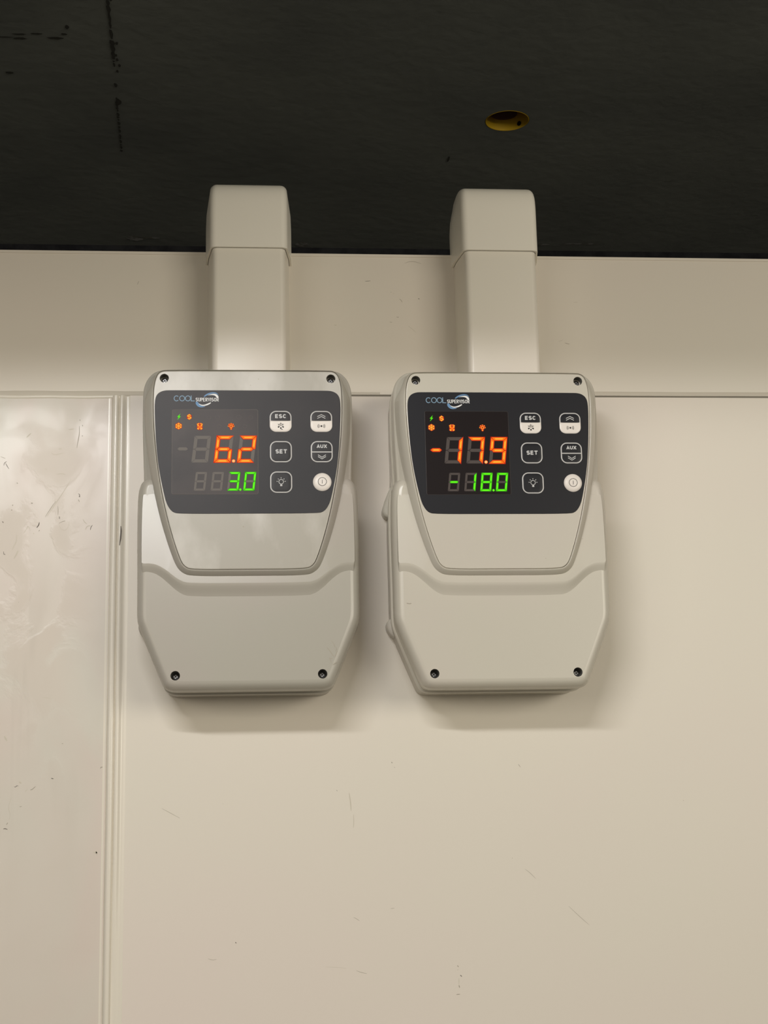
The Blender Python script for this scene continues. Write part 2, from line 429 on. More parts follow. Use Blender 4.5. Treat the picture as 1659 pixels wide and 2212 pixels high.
# vertical panel joint: two rounded folds
bm = bmesh.new()
prs = None
for i in range(0, 81):
    z = 369.5 - (369.5 + 1300) * (i / 80) ** 1.6
    k2 = 1 if z > 20 else max(.15, 1 + (z - 20) / 160)
    wob = .25 * math.sin(z * .05) + .15 * math.sin(z * .17)
    sec = [(-108.6, .03), (-107.6, .06), (-106.6, -.1), (-106.0, -.5), (-105.2 + wob * .4, .9), (-104.2 + wob * .4, 1.8), (-102.8, 2.2), (-101.4, 1.9), (-100.7, 1.1), (-100.35, .1), (-100.0, .1),
           (-99.5, 1.3 * k2), (-98.6, 1.9 * k2), (-97.4, 1.9 * k2), (-96.4 + wob * .4, 1.2 * k2), (-95.3, .1 * k2), (-94.2, -.35), (-92.8, -.25), (-91.3, .03)]
    r = [bm.verts.new((x, -h, z)) for x, h in sec]
    if prs:
        for k in range(len(sec) - 1):
            f = bm.faces.new((prs[k], r[k], r[k + 1], prs[k + 1])); f.smooth = True; f.material_index = 1 if k in (9,) else 0
    prs = r
stroke(bm, [(-97.4, 262), (-97.2, 258), (-97.5, 252), (-98.2, 246.5)], 1.1, 2.0, 2, th=.1, taper=True)
struct(build('trim_2', bm, [m_trim, m_seal, m_mark[2]], smooth=60))

# ceiling slab with a round hole for the recessed box
CZ = 1250; HC = (455.3, 1255.0); HR = 38.6
bm = bmesh.new()
outer = [(-2600, -2400), (3200, -2400), (3200, 1840), (-2600, 1840)]
ov = [bm.verts.new((x, y, CZ)) for x, y in outer]; ed = [bm.edges.new((ov[i], ov[(i + 1) % 4])) for i in range(4)]
hv = [bm.verts.new((HC[0] + HR * math.cos(2 * math.pi * k / 48), HC[1] + HR * math.sin(2 * math.pi * k / 48), CZ)) for k in range(48)]
ed += [bm.edges.new((hv[k], hv[(k + 1) % 48])) for k in range(48)]
res = bmesh.ops.triangle_fill(bm, use_beauty=True, edges=ed)
hb = [bm.verts.new((v.co.x, v.co.y, CZ + 12)) for v in hv]
for k in range(48): bm.faces.new((hv[k], hv[(k + 1) % 48], hb[(k + 1) % 48], hb[k]))
bm.normal_update()
for f in bm.faces:
    if abs(f.normal.z) > .9 and f.normal.z > 0: f.normal_flip()
box(bm, -2600, 3200, -2400, 1840, CZ + 60, CZ + 200)
def cpatch(pts, mi, dz=.8):
    vs = [bm.verts.new((x, y, CZ - dz)) for x, y in ccw(pts)[::-1]]; f = bm.faces.new(vs); f.material_index = mi
def cblob(x, y, rx, ry, mi, n=14, seed=0):
    rd = random.Random(seed); cpatch([(x + rx * rd.uniform(.75, 1.2) * math.cos(2 * math.pi * k / n), y + ry * rd.uniform(.7, 1.2) * math.sin(2 * math.pi * k / n)) for k in range(n)], mi)
for i, (x, y, rx, ry) in enumerate([(-366, 1009.2, 14, 1.6), (-343, 1012, 11, 3.4), (-343, 999.5, 10, 2.6), (-316, 997, 9, 2.6), (-289, 1009, 14, 3.6), (-275, 996, 5, 3), (-268, 975, 3, 6), (-375, 1121, 7, 4), (372, 1409, 2, 12), (-209, 1214, 5, 11)]): cblob(x, y, rx, ry, 1, seed=i)
rd = random.Random(7)
sp = [(-199, 780), (-200.5, 896), (-203, 980), (-204.1, 1031), (-208, 1120), (-212.2, 1214), (-215, 1300), (-218, 1389)]
y = 790
while y < 1395:      # broken dark seam
    j = max(i for i in range(len(sp)) if sp[i][1] <= y); j = min(j, len(sp) - 2)
    u = (y - sp[j][1]) / (sp[j + 1][1] - sp[j][1]); x = sp[j][0] + (sp[j + 1][0] - sp[j][0]) * u
    L_ = rd.uniform(8, 34) if y < 1070 else rd.uniform(5, 16)
    if not (1085 < y < 1190 and rd.random() < .7):
        w = rd.uniform(1.2, 3.6) if y < 1060 else rd.uniform(.8, 2.2)
        cpatch([(x - w, y), (x + w * .8, y + 2), (x + w + 1, y + L_ * .5), (x + w * .4, y + L_), (x - w * .7, y + L_ * .9), (x - w * 1.2, y + L_ * .4)], 1, .8 + rd.random() * .2)
    if y < 1100 and rd.random() < .5: cblob(x + rd.uniform(3, 9), y + 10, 2, 5, 1, seed=int(y))
    y += L_ * rd.uniform(.7, 1.3)
for i, (x, y, rx, ry) in enumerate([(-222, 1800, 16, 14), (-190, 1797, 22, 5), (700, 1800, 40, 4), (620, 1806, 14, 4), (120, 1822, 14, 12)]): cblob(x, y, rx, ry, 2, seed=20 + i)
struct(build('ceiling', bm, [m_ceil, m_ceil_dk, m_ceil_lt], smooth=0))
bm = bmesh.new(); box(bm, -2600, 3200, 1840, 1960, -1300, CZ + 100)
m_back = mat('dark_back_wall', (.035, .036, .040), rough=.9, spec=.15, noise=(30, (.02, .02, .024), .4, .6))
struct(build('wall_back', bm, m_back, smooth=0))
for nm, x0, x1 in (('wall_side_left', -2700, -2600), ('wall_side_right', 3200, 3300)):
    bm = bmesh.new(); box(bm, x0, x1, -2400, 1960, -1300, CZ + 100); struct(build(nm, bm, m_back, smooth=0))
bm = bmesh.new(); box(bm, -2600, 3200, -2400, 1840, -1400, -1300)
struct(build('floor', bm, m_floor, smooth=0))
# unseen beam-shaped blocker above the frame, sized to keep lamp light off upper panel
bm = bmesh.new(); box(bm, -900, 350, -770, -717, 569, CZ)
struct(build('light_blocker', bm, m_ceil, smooth=0))

# recessed yellow conduit box in the slab
m_yel = mat('yellow_plastic', (.62, .40, .02), rough=.5); m_ydk = mat('box_knockout', (.06, .015, .01), rough=.8)
jb = empty('conduit_box', (HC[0], HC[1], CZ))
tag(jb, 'round yellow plastic conduit box sunk in the dark ceiling slab', 'junction box')
bm = bmesh.new(); n = 48
prof = [(38.2, .2), (37.2, -.4), (36.4, .6), (36.0, 34), (0, 34)]
rings = []
for r, h in prof[:-1]: rings.append([bm.verts.new((r * math.cos(2 * math.pi * k / n), r * math.sin(2 * math.pi * k / n), h)) for k in range(n)])
for a, b in zip(rings, rings[1:]):
    for k in range(n):
        f = bm.faces.new((a[k], b[k], b[(k + 1) % n], a[(k + 1) % n])); f.smooth = True
bm.faces.new(rings[-1][::-1])
ang = math.atan2(20.0, 20.9)
build('box_shell', bm, [m_yel], jb)
bm = bmesh.new()      # back plate opening, seen dark
q = [bm.verts.new((-7 + 23 * math.cos(2 * math.pi * k / 32), -11 + 22 * math.sin(2 * math.pi * k / 32), 33)) for k in range(32)]
q2 = [bm.verts.new((v.co.x, v.co.y, 7)) for v in q]
for k in range(32): bm.faces.new((q[k], q2[k], q2[(k + 1) % 32], q[(k + 1) % 32]))
bm.faces.new(q2[::-1])
build('knockout_plate', bm, [m_ydk], jb)
bm = bmesh.new()
c = Vector((35.6 * math.cos(ang), 35.6 * math.sin(ang), 8)); t1 = Vector((-math.sin(ang), math.cos(ang), 0)); t2 = Vector((0, 0, 1)); nn = Vector((-math.cos(ang), -math.sin(ang), 0))
ra = [bm.verts.new(c + t1 * 4.2 * math.cos(2 * math.pi * k / 20) + t2 * 4.2 * math.sin(2 * math.pi * k / 20)) for k in range(20)]
rb = [bm.verts.new(v.co + nn * .8) for v in ra]
for k in range(20): bm.faces.new((ra[k], ra[(k + 1) % 20], rb[(k + 1) % 20], rb[k]))
bm.faces.new(rb)
build('screw_hole', bm, [mat('black_void', (.004, .004, .004), rough=.9, spec=.1)], jb)

# lamp above the camera: batten fitting that carries the tube light
m_lampw = mat('lamp_housing', (.7, .7, .68), rough=.4)
lf = empty('tube_lamp', (LAMP[0], LAMP[1] - 45, LAMP[2] + 30))
tag(lf, 'white batten lamp with one tube hung in front of the cold room', 'lamp')
bm = bmesh.new(); box(bm, -330, 330, -30, 25, 0, 45)
for s in (-1, 1): box(bm, s * 318 - 8, s * 318 + 8, -30, 62, -45, 5)
build('housing', bm, m_lampw, lf, 30)
bm = bmesh.new()
bm.free()
for s in (-1, 1):
    bm = bmesh.new(); box(bm, s * 200 - 2, s * 200 + 2, -4, 0, 45, CZ - LAMP[2] - 30)
    build('hanger', bm, m_lampw, lf, 30)

# ------------------------------------------------------------------ cable ducts
def duct(name, cx, zb, label, mats):
    root = empty(name, (cx, 0, zb)); tag(root, label, 'cable duct', 'cable ducts running up over the cold room edge')
    def section(hb, hf, H, r):
        p = [(-hb, 0), (-hb + .8, H * .35)]
        p += [(-hf - .2 + r - r * math.cos(t * math.pi / 12), H - r + r * math.sin(t * math.pi / 12)) for t in range(0, 7)]
        return p + [(-x, h) for x, h in p[::-1]]
    def loft(bm, rings):
        prev = None
        for R in rings:
            vs = [bm.verts.new(v) for v in R]
            if prev:
                for k in range(len(vs) - 1):
                    f = bm.faces.new((prev[k], prev[k + 1], vs[k + 1], vs[k])); f.smooth = True
            prev = vs
        return prev
    s = section(33.2, 29.2, 38, 5.0)
    bm = bmesh.new()
    loft(bm, [[(x, -h, z) for x, h in s] for z in (0, 40, 80, 484 - zb)])
    lo2 = [(x * .96, max(0, h - 1.4)) for x, h in s]      # wall thickness seen at the lower mouth
    a = [bm.verts.new((x, -h, 0)) for x, h in s]; b = [bm.verts.new((x, -h, 0)) for x, h in lo2]
    for k in range(len(s) - 1): bm.faces.new((a[k], b[k], b[k + 1], a[k + 1]))
    build('duct_cover', bm, mats, root, 50)
    e = section(35.2, 31.0, 40.4, 5.5); zl = 481.8 - zb; pv = 512 - zb; VS = 31.5 / 40.4
    bm = bmesh.new(); rings = []
    e_in = [(x * .955, max(0, h - 1.6)) for x, h in e]
    rings.append([(x, -h, zl) for x, h in e_in]); rings.append([(x, -h, zl) for x, h in e]); rings.append([(x, -h, zl + .3) for x, h in e])
    for z in (zl + 8, pv - 4, pv): rings.append([(x, -h, z) for x, h in e])
    n_ = 3.4; HH = 40.4
    for i in range(1, 25):
        th = math.pi / 2 * i / 24; c_, s_ = math.cos(th), math.sin(th)
        k = 1 / ((abs(c_) ** n_ + abs(s_) ** n_) ** (1 / n_))
        rings.append([(x, -(h * k) * c_ , pv + (h * k) * s_ * VS) for x, h in e])
    for y in (2, 5): rings.append([(x, y, pv + h * VS) for x, h in e])
    endr = loft(bm, rings)
    bm.faces.new([bm.verts.new(v.co) for v in endr])
    a = [bm.verts.new(c) for c in ((-35.2, 5, 493 - zb), (35.2, 5, 493 - zb), (35.2, 5, pv), (-35.2, 5, pv))]; bm.faces.new(a)
    for s in (-1, 1):
        a = [bm.verts.new(c) for c in ((s * 35.2, 0, 493 - zb), (s * 35.2, 5, 493 - zb), (s * 35.2, 5, pv), (s * 35.2, 0, pv))]; bm.faces.new(a)
    build('elbow', bm, m_elbow, root, 50)
    return root
m_duct = mat('duct_pvc', (.87, .835, .735), rough=.30, spec=.5, noise=(5, (.88, .815, .735), .4, .65))
m_elbow = mat('elbow_pvc', (.93, .895, .80), rough=.35, spec=.4)
duct('cable_duct', 3.6, 377.5, 'light grey cable duct with elbow, nearer the vertical panel joint at left', m_duct)
duct('cable_duct', 207.2, 377.0, 'light grey cable duct with elbow rising below the yellow box in the ceiling', m_duct)

# ------------------------------------------------------------------ controllers
O_half = [(0, 124.0), (40, 124.0), (62, 124.8), (70.5, 124.0), (76.8, 118.5), (79.8, 111.5), (80.6, 104), (80.6, 76), (79.6, 50), (79.0, 36), (79.5, 10), (79.5, -20), (70, -34), (0, -40)]
OUT = resample(chaikin(mirror_close(O_half), 2), 1.1)
A_half = [(0, 30), (50, 32), (68, 38), (74, 39.5), (79, 37), (81.6, 33.5), (83.2, 27), (83.7, 10), (83.6, -15), (83.2, -40), (83.2, -62), (82.9, -71), (80.5, -78.5), (64.8, -117), (62.6, -121), (58, -123.6), (50, -124), (0, -124)]
AO = resample(chaikin(mirror_close(A_half), 2), 1.1)
C_half = [(0, 119.3), (60, 119.3), (67.2, 118.6), (70.4, 112), (71.6, 101), (71.4, 84.9), (70.3, 66), (67.2, 39), (62.6, 14), (57.0, -8), (50.9, -26.6), (47.6, -32.4), (42.0, -34.8), (0, -34.8)]
CO = resample(chaikin(mirror_close(C_half), 2), 1.0)
B_half = [(0, 40), (58, 36), (66, 25), (72, 24.5), (78.3, 24.5), (79.0, 23.5), (79.6, 10), (79.6, -27.5), (79, -29.6), (73, -29.4), (67.5, -30.8), (61, -34.8), (55.2, -39.8), (50, -43.2), (44, -44.9), (0, -45.1)]
BO = resample(chaikin(mirror_close(B_half), 1), .9)
V_half = [(0, 103.8), (57, 103.8), (64.5, 103.6), (69.2, 100.5), (70.6, 94.5), (70.2, 80), (69.0, 60), (67.0, 42), (62.8, 21.5), (60.6, 14.2), (56.8, 8.8), (51.5, 7.5), (0, 7.5)]
VO = resample(chaikin(mirror_close(V_half), 2), 1.0)
SCR_T = [(-63.45, 113.4), (63.45, 113.4)]; SCR_B = [(-54.2, -112.7), (54.2, -112.7)]

def seg_digit(bm, x0, z0, w, h, t, slant, lit, layers, gap=.28):
    """seven segment digit; segments a..g; lit = string of lit ones; layers=(unlit, outer, mid, core) material indices"""
    sh = lambda p: (x0 + p[0] + slant * p[1], z0 + p[1])
    m = h / 2; g = gap; a = t
    S = {
     'a': [(g, h), (w - g, h), (w - a - g * .2, h - a), (a + g * .2, h - a)],
     'd': [(g, 0), (w - g, 0), (w - a - g * .2, a), (a + g * .2, a)][::-1],
     'b': [(w, h - g), (w, m + g), (w - a / 2, m + g * .6), (w - a, m + a / 2 + g), (w - a, h - a - g * .2)],
     'c': [(w, g), (w, m - g), (w - a / 2, m - g * .6), (w - a, m - a / 2 - g), (w - a, a + g * .2)],
     'f': [(0, h - g), (0, m + g), (a / 2, m + g * .6), (a, m + a / 2 + g), (a, h - a - g * .2)],
     'e': [(0, g), (0, m - g), (a / 2, m - g * .6), (a, m - a / 2 - g), (a, a + g * .2)],
     'g': [(a / 2 + g, m), (a + g * .5, m + a / 2), (w - a - g * .5, m + a / 2), (w - a / 2 - g, m), (w - a - g * .5, m - a / 2), (a + g * .5, m - a / 2)],
    }
    for k, p in S.items():
        p = ccw([sh(q) for q in p]); lit_seg(bm, p, k in lit, layers, t)
def lit_seg(bm, p, on, layers, t):
    H0 = 70.45
    if not on: flat_poly(bm, p, H0, layers[0], .05); return
    cx = sum(q[0] for q in p) / len(p); cz = sum(q[1] for q in p) / len(p)
    def grow(p, d):
        n = len(p); out = []
        for i in range(n):
            a, b, c = Vector(p[i - 1]), Vector(p[i]), Vector(p[(i + 1) % n])
            d1 = (b - a).normalized(); d2 = (c - b).normalized(); n1 = Vector((d1.y, -d1.x)); n2 = Vector((d2.y, -d2.x))
            s = n1 + n2; s = s / max(.35, s.dot(n1)) if s.length > 1e-6 else n1
            out.append((b.x + s.x * d, b.y + s.y * d))
        return out
    flat_poly(bm, grow(p, .15 * t), H0, layers[1], .05)
    flat_poly(bm, grow(p, -.04 * t), H0 + .05, layers[2], .05)
    core = grow(p, -.2 * t)
    core = [(cx + (x - cx) * .72, cz + (z - cz) * .72) for x, z in core]
    flat_poly(bm, core, H0 + .1, layers[3], .05)
DIG = {'0': 'abcdef', '1': 'bc', '2': 'abged', '3': 'abgcd', '6': 'afgecd', '7': 'abc', '8': 'abcdefg', '9': 'abcdfg', '-': 'g', ' ': ''}

def em(name, rgb, s=1.0): return mat(name, tuple(c * .06 for c in rgb), rough=.5, spec=.15, emit=(rgb, s))
m_or = [em('led_orange_rim', (.55, .012, .002)), em('led_orange', (1.0, .165, .002)), em('led_orange_core', (1.0, .43, .03))]
m_gr = [em('led_green_rim', (.02, .20, .004)), em('led_green', (.09, .78, .0)), em('led_green_core', (.13, 1.0, .005))]
m_ring = mat('button_ring_silver', (.56, .55, .54), rough=.35, spec=.5)
m_white = mat('button_white', (.86, .80, .74), rough=.35, spec=.5)
m_ink = mat('ink_black', (.02, .018, .018), rough=.6)
m_print = mat('print_grey', (.60, .60, .60), rough=.5)
m_blue = mat('print_blue', (.13, .28, .50), rough=.5)
m_cool = mat('print_pale_blue', (.20, .33, .46), rough=.5)
m_prw = mat('print_white', (.85, .85, .85), rough=.5)
m_steel = mat('screw_steel', (.38, .38, .38), rough=.45, metal=1)
m_hole = mat('hole_plastic', (.16, .155, .14), rough=.6)

def controller(loc, roll, P):
    root = empty('temperature_controller', loc, (0, -roll, 0))
    tag(root, P['label'], 'temperature controller', 'cold room temperature controllers')
    mp, mo = P['plastic'], P['overlay']
    # back housing with wall lugs
    bm = bmesh.new()
    hull_half = [(0, 122.8), (60, 122.8), (69.6, 122.2), (75.6, 117.2), (78.6, 110.5), (79.3, 103), (79.3, 76), (78.9, 50), (80.2, 34), (81.8, 26), (82.4, 10), (82.4, -15), (82.2, -40), (82.2, -62), (81.6, -71), (79.3, -78.2), (63.4, -117), (61.4, -120.6), (57, -122.6), (50, -122.9), (0, -122.9)]
    HU = resample(chaikin(mirror_close(hull_half), 2), 1.2)
    ring_stack(bm, HU, [(-.6, 0), (0, 1.2), (-.7, 18.5), (-.2, 19.5), (.3, 20.5), (.3, 23.6), (-.2, 24.2), (-1.5, 24.5), (-1.5, 26.5)], cap=False)
    for s in (-1, 1):
        lug = [(s * 78, 46), (s * 82.6, 36), (s * 85.6, 27), (s * 86.4, 23), (s * 85.6, 20.5), (s * 84.2, 18.5), (s * 78, 17)]
        ring_stack(bm, resample(chaikin(ccw(lug), 1), 1.0), [(0, 0), (0, 10), (-.8, 11.5), (-2, 12)])
        lug = [(s * 78, -62), (s * 82.6, -63.5), (s * 84.6, -66), (s * 85.0, -69.5), (s * 83.6, -73.6), (s * 80.2, -77.5), (s * 76, -80)]
        ring_stack(bm, resample(chaikin(ccw(lug), 1), 1.0), [(0, 0), (0, 10), (-.8, 11.5), (-2, 12)])
    build('back_housing', bm, mp, root, 40)
    # front cover: upper frame, lower body with shoulders, raised pad band, rim round the shield
    bm = bmesh.new()
    ring_stack(bm, OUT, [(-2, 25.2), (-.4, 25.3), (0, 25.9), (0, 29.2), (-.6, 30), (-1.2, 30.6), (-1.1, 46), (-1.2, 48.6), (-.4, 49.6), (-.2, 51), (-.2, 54), (-.6, 56), (-1.5, 57), (-2.1, 57.2), (-3, 58.2), (-5, 60.5), (-8, 62.5)], holes=[])
    ring_stack(bm, AO, [(-2, 25.2), (-.5, 25.3), (-.1, 25.9), (-.1, 29.2), (-.6, 30), (-1.7, 30.6), (-1.5, 46), (-1.6, 48.6), (-.4, 49.6), (0, 51), (0, 53.0), (-.35, 55.4), (-1.1, 57.9), (-2.3, 60.0), (-3.9, 61.6), (-5.6, 62.4), (-7.2, 62.6)], holes=[(x, z, 3.5) for x, z in SCR_B], hole_depth=9)
    # pad band tilted a little upwards
    hf = lambda x, z: -.045 * (z + 8) - .05 * max(0, abs(x) - 60)
    nrB = normals(BO)
    softn = [max(.06, min(1, (-n[1] - .15) / .55)) if p[1] < -27 else .06 for p, n in zip(BO, nrB)]
    ringsB = []
    for d, h in ((10.5, -3.6), (8.5, -3.1), (6.2, -2.3), (4.0, -1.35), (2.0, -.5), (.6, -.1), (-.5, 0)):
        q = [(p[0] + (n[0] * d * s if s < .07 else 0), p[1] + (n[1] * d * s if s < .07 else -d * s)) for p, n, s in zip(BO, nrB, softn)]
        ringsB.append([bm.verts.new((x, -(64.8 + h * 1.2 + hf(*p)), z)) for (x, z), p in zip(q, BO)])
    for a, b in zip(ringsB, ringsB[1:]):
        for i in range(len(BO)):
            f = bm.faces.new((a[i], a[(i + 1) % len(BO)], b[(i + 1) % len(BO)], b[i])); f.smooth = True
    dup = [bm.verts.new(v.co) for v in ringsB[-1]]
    ed = [bm.edges.new((dup[i], dup[(i + 1) % len(dup)])) for i in range(len(dup))]
    res = bmesh.ops.triangle_fill(bm, use_beauty=True, edges=ed)
    for f in res['geom']:
        if isinstance(f, bmesh.types.BMFace):
            f.normal_update()
            if f.normal.y > 0: f.normal_flip()
    # rim
    def sc(q):
        t = min(1, max(0, (q[1] - 98) / 16)); return 1 - .52 * t * t * (3 - 2 * t)
    nrC = normals(CO); ringsR = []
    for d, h in ((8.4, 54), (7.4, 57.6), (6.4, 60.8), (5.5, 63.6), (4.7, 65.9), (3.2, 68.2), (2.0, 69.7), (1.5, 70.3), (1.0, 70.55), (.5, 70.3), (.28, 69.7), (.22, 66)):
        ringsR.append([bm.verts.new((p[0] + n[0] * d * (sc(p) if d > .6 else 1), -h, p[1] + n[1] * d * (sc(p) if d > .6 else 1))) for p, n in zip(CO, nrC)])
    for a, b in zip(ringsR, ringsR[1:]):
        for i in range(len(CO)):
            f = bm.faces.new((a[i], a[(i + 1) % len(CO)], b[(i + 1) % len(CO)], b[i])); f.smooth = True
    if P['wear']:
        for q, w in P['wear']: stroke(bm, chaikin(q, 1, False) if len(q) > 2 else q, w * 1.5, 62.66, 1, th=.05)
    build('front_cover', bm, [mp, m_mark[1]], root, 34)
    # shield shaped face plate
    bm = bmesh.new()
    ring_stack(bm, CO, [(-.02, 62), (-.02, 69.6), (-.2, 69.9), (-.6, 70.0)], holes=[(x, z, 3.5) for x, z in SCR_T], hole_depth=9)
    for q in P['specks']: disc(bm, q[0], q[1], q[2], 70.05, 1, 8, th=.04)
    build('face_plate', bm, [P['plate'], m_mark[1]], root, 34)
    for (x, z), top in [(q, 70.0) for q in SCR_T] + [(q, 62.6) for q in SCR_B]:
        bm = bmesh.new(); n = 28
        d0 = top - 8.2
        prof = [(3.45, d0 - .5), (3.45, top - 1.2)]     # dark sleeve of the screw well
        rr = [[bm.verts.new((x + r * math.cos(2 * math.pi * k / n), -h, z + r * math.sin(2 * math.pi * k / n))) for k in range(n)] for r, h in prof]
        for k in range(n): f = bm.faces.new((rr[0][k], rr[1][k], rr[1][(k + 1) % n], rr[0][(k + 1) % n])); f.smooth = True; f.material_index = 1
        disc(bm, x, z, 3.45, d0 - .4, 1, 28)
        ring_stack(bm, arc(x, z, 2.7, 2.7, 0, 360, 24)[:-1], [(0, d0 - .4), (0, d0 + .5), (-.5, d0 + 1.1), (-1.3, d0 + 1.4)], mi=0)
        for a_ in (35, 125):
            dx, dz = 1.5 * math.cos(math.radians(a_)), 1.5 * math.sin(math.radians(a_))
            stroke(bm, [(x - dx, z - dz), (x + dx, z + dz)], .55, d0 + 1.46, 2)
        build('screw', bm, [m_steel, m_hole, m_ink], root, 34)
    # dark keypad foil
    bm = bmesh.new(); ring_stack(bm, VO, [(0, 69.9), (0, 70.22), (-.12, 70.3)])
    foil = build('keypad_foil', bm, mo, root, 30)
    # logo
    bm = bmesh.new(); H = 70.38
    letters(bm, 'COOL', -56.2, -40.1, 95.0, 99.6, .58, H, 0, gap=.0)
    letters(bm, 'SUPERVISOR', -39.7, -22.2, 94.9, 97.8, .44, H + .06, 1, gap=.1)
    flat_poly(bm, chaikin([(-33.9, 98.7), (-31.6, 100.9), (-28.2, 102.1), (-24.9, 102.2), (-22.9, 101.1), (-22.0, 98.9), (-22.9, 100.6), (-25.0, 101.5), (-28.0, 101.1), (-30.6, 100.1), (-32.8, 98.6)], 2), H, 2)
    flat_poly(bm, chaikin([(-31.2, 99.6), (-28.2, 100.7), (-25.2, 101.1), (-23.4, 100.4), (-22.3, 98.6), (-22.3, 97.8), (-24.0, 97.9), (-24.5, 99.2), (-26.3, 100.0), (-29.1, 100.0)], 2), H + .03, 1)
    flat_poly(bm, chaikin([(-39.9, 94.6), (-39.4, 92.4), (-37.9, 90.8), (-35.4, 90.1), (-31.6, 90.9), (-34.4, 91.1), (-36.6, 92.2), (-37.7, 93.8), (-37.8, 94.7)], 2), H, 2)
    flat_poly(bm, chaikin([(-37.8, 93.7), (-36.3, 91.9), (-33.8, 91.2), (-30.9, 91.8), (-28.0, 93.5), (-28.2, 94.4), (-31.2, 92.9), (-33.9, 92.1), (-36.1, 92.5)], 2), H + .03, 1)
    build('logo', bm, [m_cool, m_prw, m_blue], foil, 0)
    # display window
    bm = bmesh.new()
    ring_stack(bm, ccw(rrect(-25.0, 55.5, 32.6, 33.2, 1.5, 5)), [(0, 70.2), (0, 70.34), (-.35, 70.36)], mi=1, cap_mi=0)
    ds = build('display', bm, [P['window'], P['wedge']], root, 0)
    gh = P['ghost']; LO = (0, 1, 2, 3)
    for i, ch in enumerate(P['big']):
        bm = bmesh.new(); seg_digit(bm, (-42.75, -25.9, -8.5)[i] + P['dx'], 47.0, 12.4, 20.8, 2.5, .115, DIG[ch], LO)
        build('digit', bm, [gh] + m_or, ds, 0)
    for i, ch in enumerate(P['small']):
        bm = bmesh.new(); seg_digit(bm, (-40.9, -28.3, -16.0, -4.0)[i] + P['dx'], 25.2, 8.4, 14.4, 1.6, .11, DIG[ch], LO, .2)
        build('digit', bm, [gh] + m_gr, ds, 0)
    bm = bmesh.new(); lit_seg(bm, ccw([(-53.2 + P['dx'] * .6, 57.6), (-51.9, 58.8), (-46.6, 58.8), (-45.3, 57.6), (-46.6, 56.4), (-51.9, 56.4)]), P['minus'], LO, 2.5)
    build('minus_sign', bm, [gh] + m_or, ds, 0)
    bm = bmesh.new(); disc(bm, -11.1, 48.15, 1.45, 70.45, 1); disc(bm, -11.1, 48.15, 1.25, 70.5, 2)
    disc(bm, -11.1, 48.15, 1.0, 70.55, 3)
    build('decimal_point', bm, [gh, m_or[0], m_or[1], em('led_pale', (1.0, .55, .20))], ds, 0)
    bm = bmesh.new(); disc(bm, -6.1, 25.95, 1.0, 70.45, 1); disc(bm, -6.1, 25.95, .85, 70.5, 3)
    build('decimal_point', bm, [gh] + m_gr, ds, 0)
    # status icons
    def icon(draw, mats):
        bm = bmesh.new(); draw(bm); build('status_icon', bm, mats, ds, 0)
    h1, h2, h3 = 70.45, 70.5, 70.55
    icon(lambda b: (flat_poly(b, [(-51.1, 85.2), (-53.6, 82.6), (-52.4, 82.5), (-53.4, 80.3), (-50.8, 83.1), (-52.0, 83.2)], h1, 2), ), [gh] + m_gr)
    def dS(b):
        flat_poly(b, arc(-44.4, 82.7, 2.1, 2.5, 90, 450, 6)[:-1], h1, 1)
        flat_poly(b, [(-44.4, 84.95), (-45.1, 84.3), (-43.7, 84.3)], h2, 3); flat_poly(b, [(-44.4, 80.45), (-45.1, 81.1), (-43.7, 81.1)], h2, 3)
        letters(b, 'S', -46.0, -42.8, 80.9, 84.5, .75, h3, 3)
    icon(dS, [gh] + m_or)
    def dF(b):
        cx, cz = -52.4, 75.5; flat_poly(b, arc(cx, cz, 2.9, 2.9, 90, 450, 6)[:-1], h1, 1)
        for k in range(6):
            a = math.radians(90 + 60 * k); u = Vector((math.cos(a), math.sin(a))); v = Vector((-u.y, u.x)); c = Vector((cx, cz))
            stroke(b, [tuple(c + u * .3), tuple(c + u * 2.5)], .5, h2, 3)
            for s in (-1, 1): stroke(b, [tuple(c + u * 1.35), tuple(c + u * 2.1 + v * s * .8)], .45, h3, 3)
        disc(b, cx, cz, .55, h3, 3, 8)
    icon(dF, [gh] + m_or)
    def dV(b):
        cx, cz = -36.5, 75.3; flat_poly(b, chaikin([(cx - 2.4, cz + 2.7), (cx + 2.4, cz + 2.7), (cx + 2.0, cz), (cx + 2.3, cz - 2.8), (cx - 2.3, cz - 2.8), (cx - 2.0, cz)], 1), h1, 1)
        for dx, dz, r in ((-1.7, 1.6, .5), (-.8, 2.1, .45), (.8, 2.1, .45), (1.7, 1.6, .5), (-1.1, .4, .75), (1.1, .4, .75), (-1.1, -1.7, .8), (1.1, -1.7, .8)): disc(b, cx + dx, cz + dz, r, h2, 3, 10)
        stroke(b, [(cx - 1.1, cz - 1.6), (cx + 1.1, cz + .4)], .9, h3, 2); stroke(b, [(cx + 1.1, cz - 1.6), (cx - 1.1, cz + .4)], .9, h3 + .03, 2)
    icon(dV, [gh] + m_or)
    def dL(b):
        cx, cz = -12.9, 75.4; flat_poly(b, chaikin([(cx, cz + 2.5), (cx + 2, cz + 1.9), (cx + 2.5, cz), (cx + 1.1, cz - 1.2), (cx + .7, cz - 2.9), (cx - .7, cz - 2.9), (cx - 1.1, cz - 1.2), (cx - 2.5, cz), (cx - 2, cz + 1.9)], 1), h1, 1)
        stroke(b, arc(cx, cz, 1.0, 1.0, 0, 360, 16)[:-1], .45, h2, 3, closed=True); disc(b, cx, cz - 2.1, .5, h2, 3, 8)
        for a in (0, 45, 90, 135, 180): disc(b, cx + 2.15 * math.cos(math.radians(a)), cz + 2.15 * math.sin(math.radians(a)), .38, h2, 3, 8)
    icon(dL, [gh] + m_or)
    # unlit icon shadows of the window
    bm = bmesh.new()
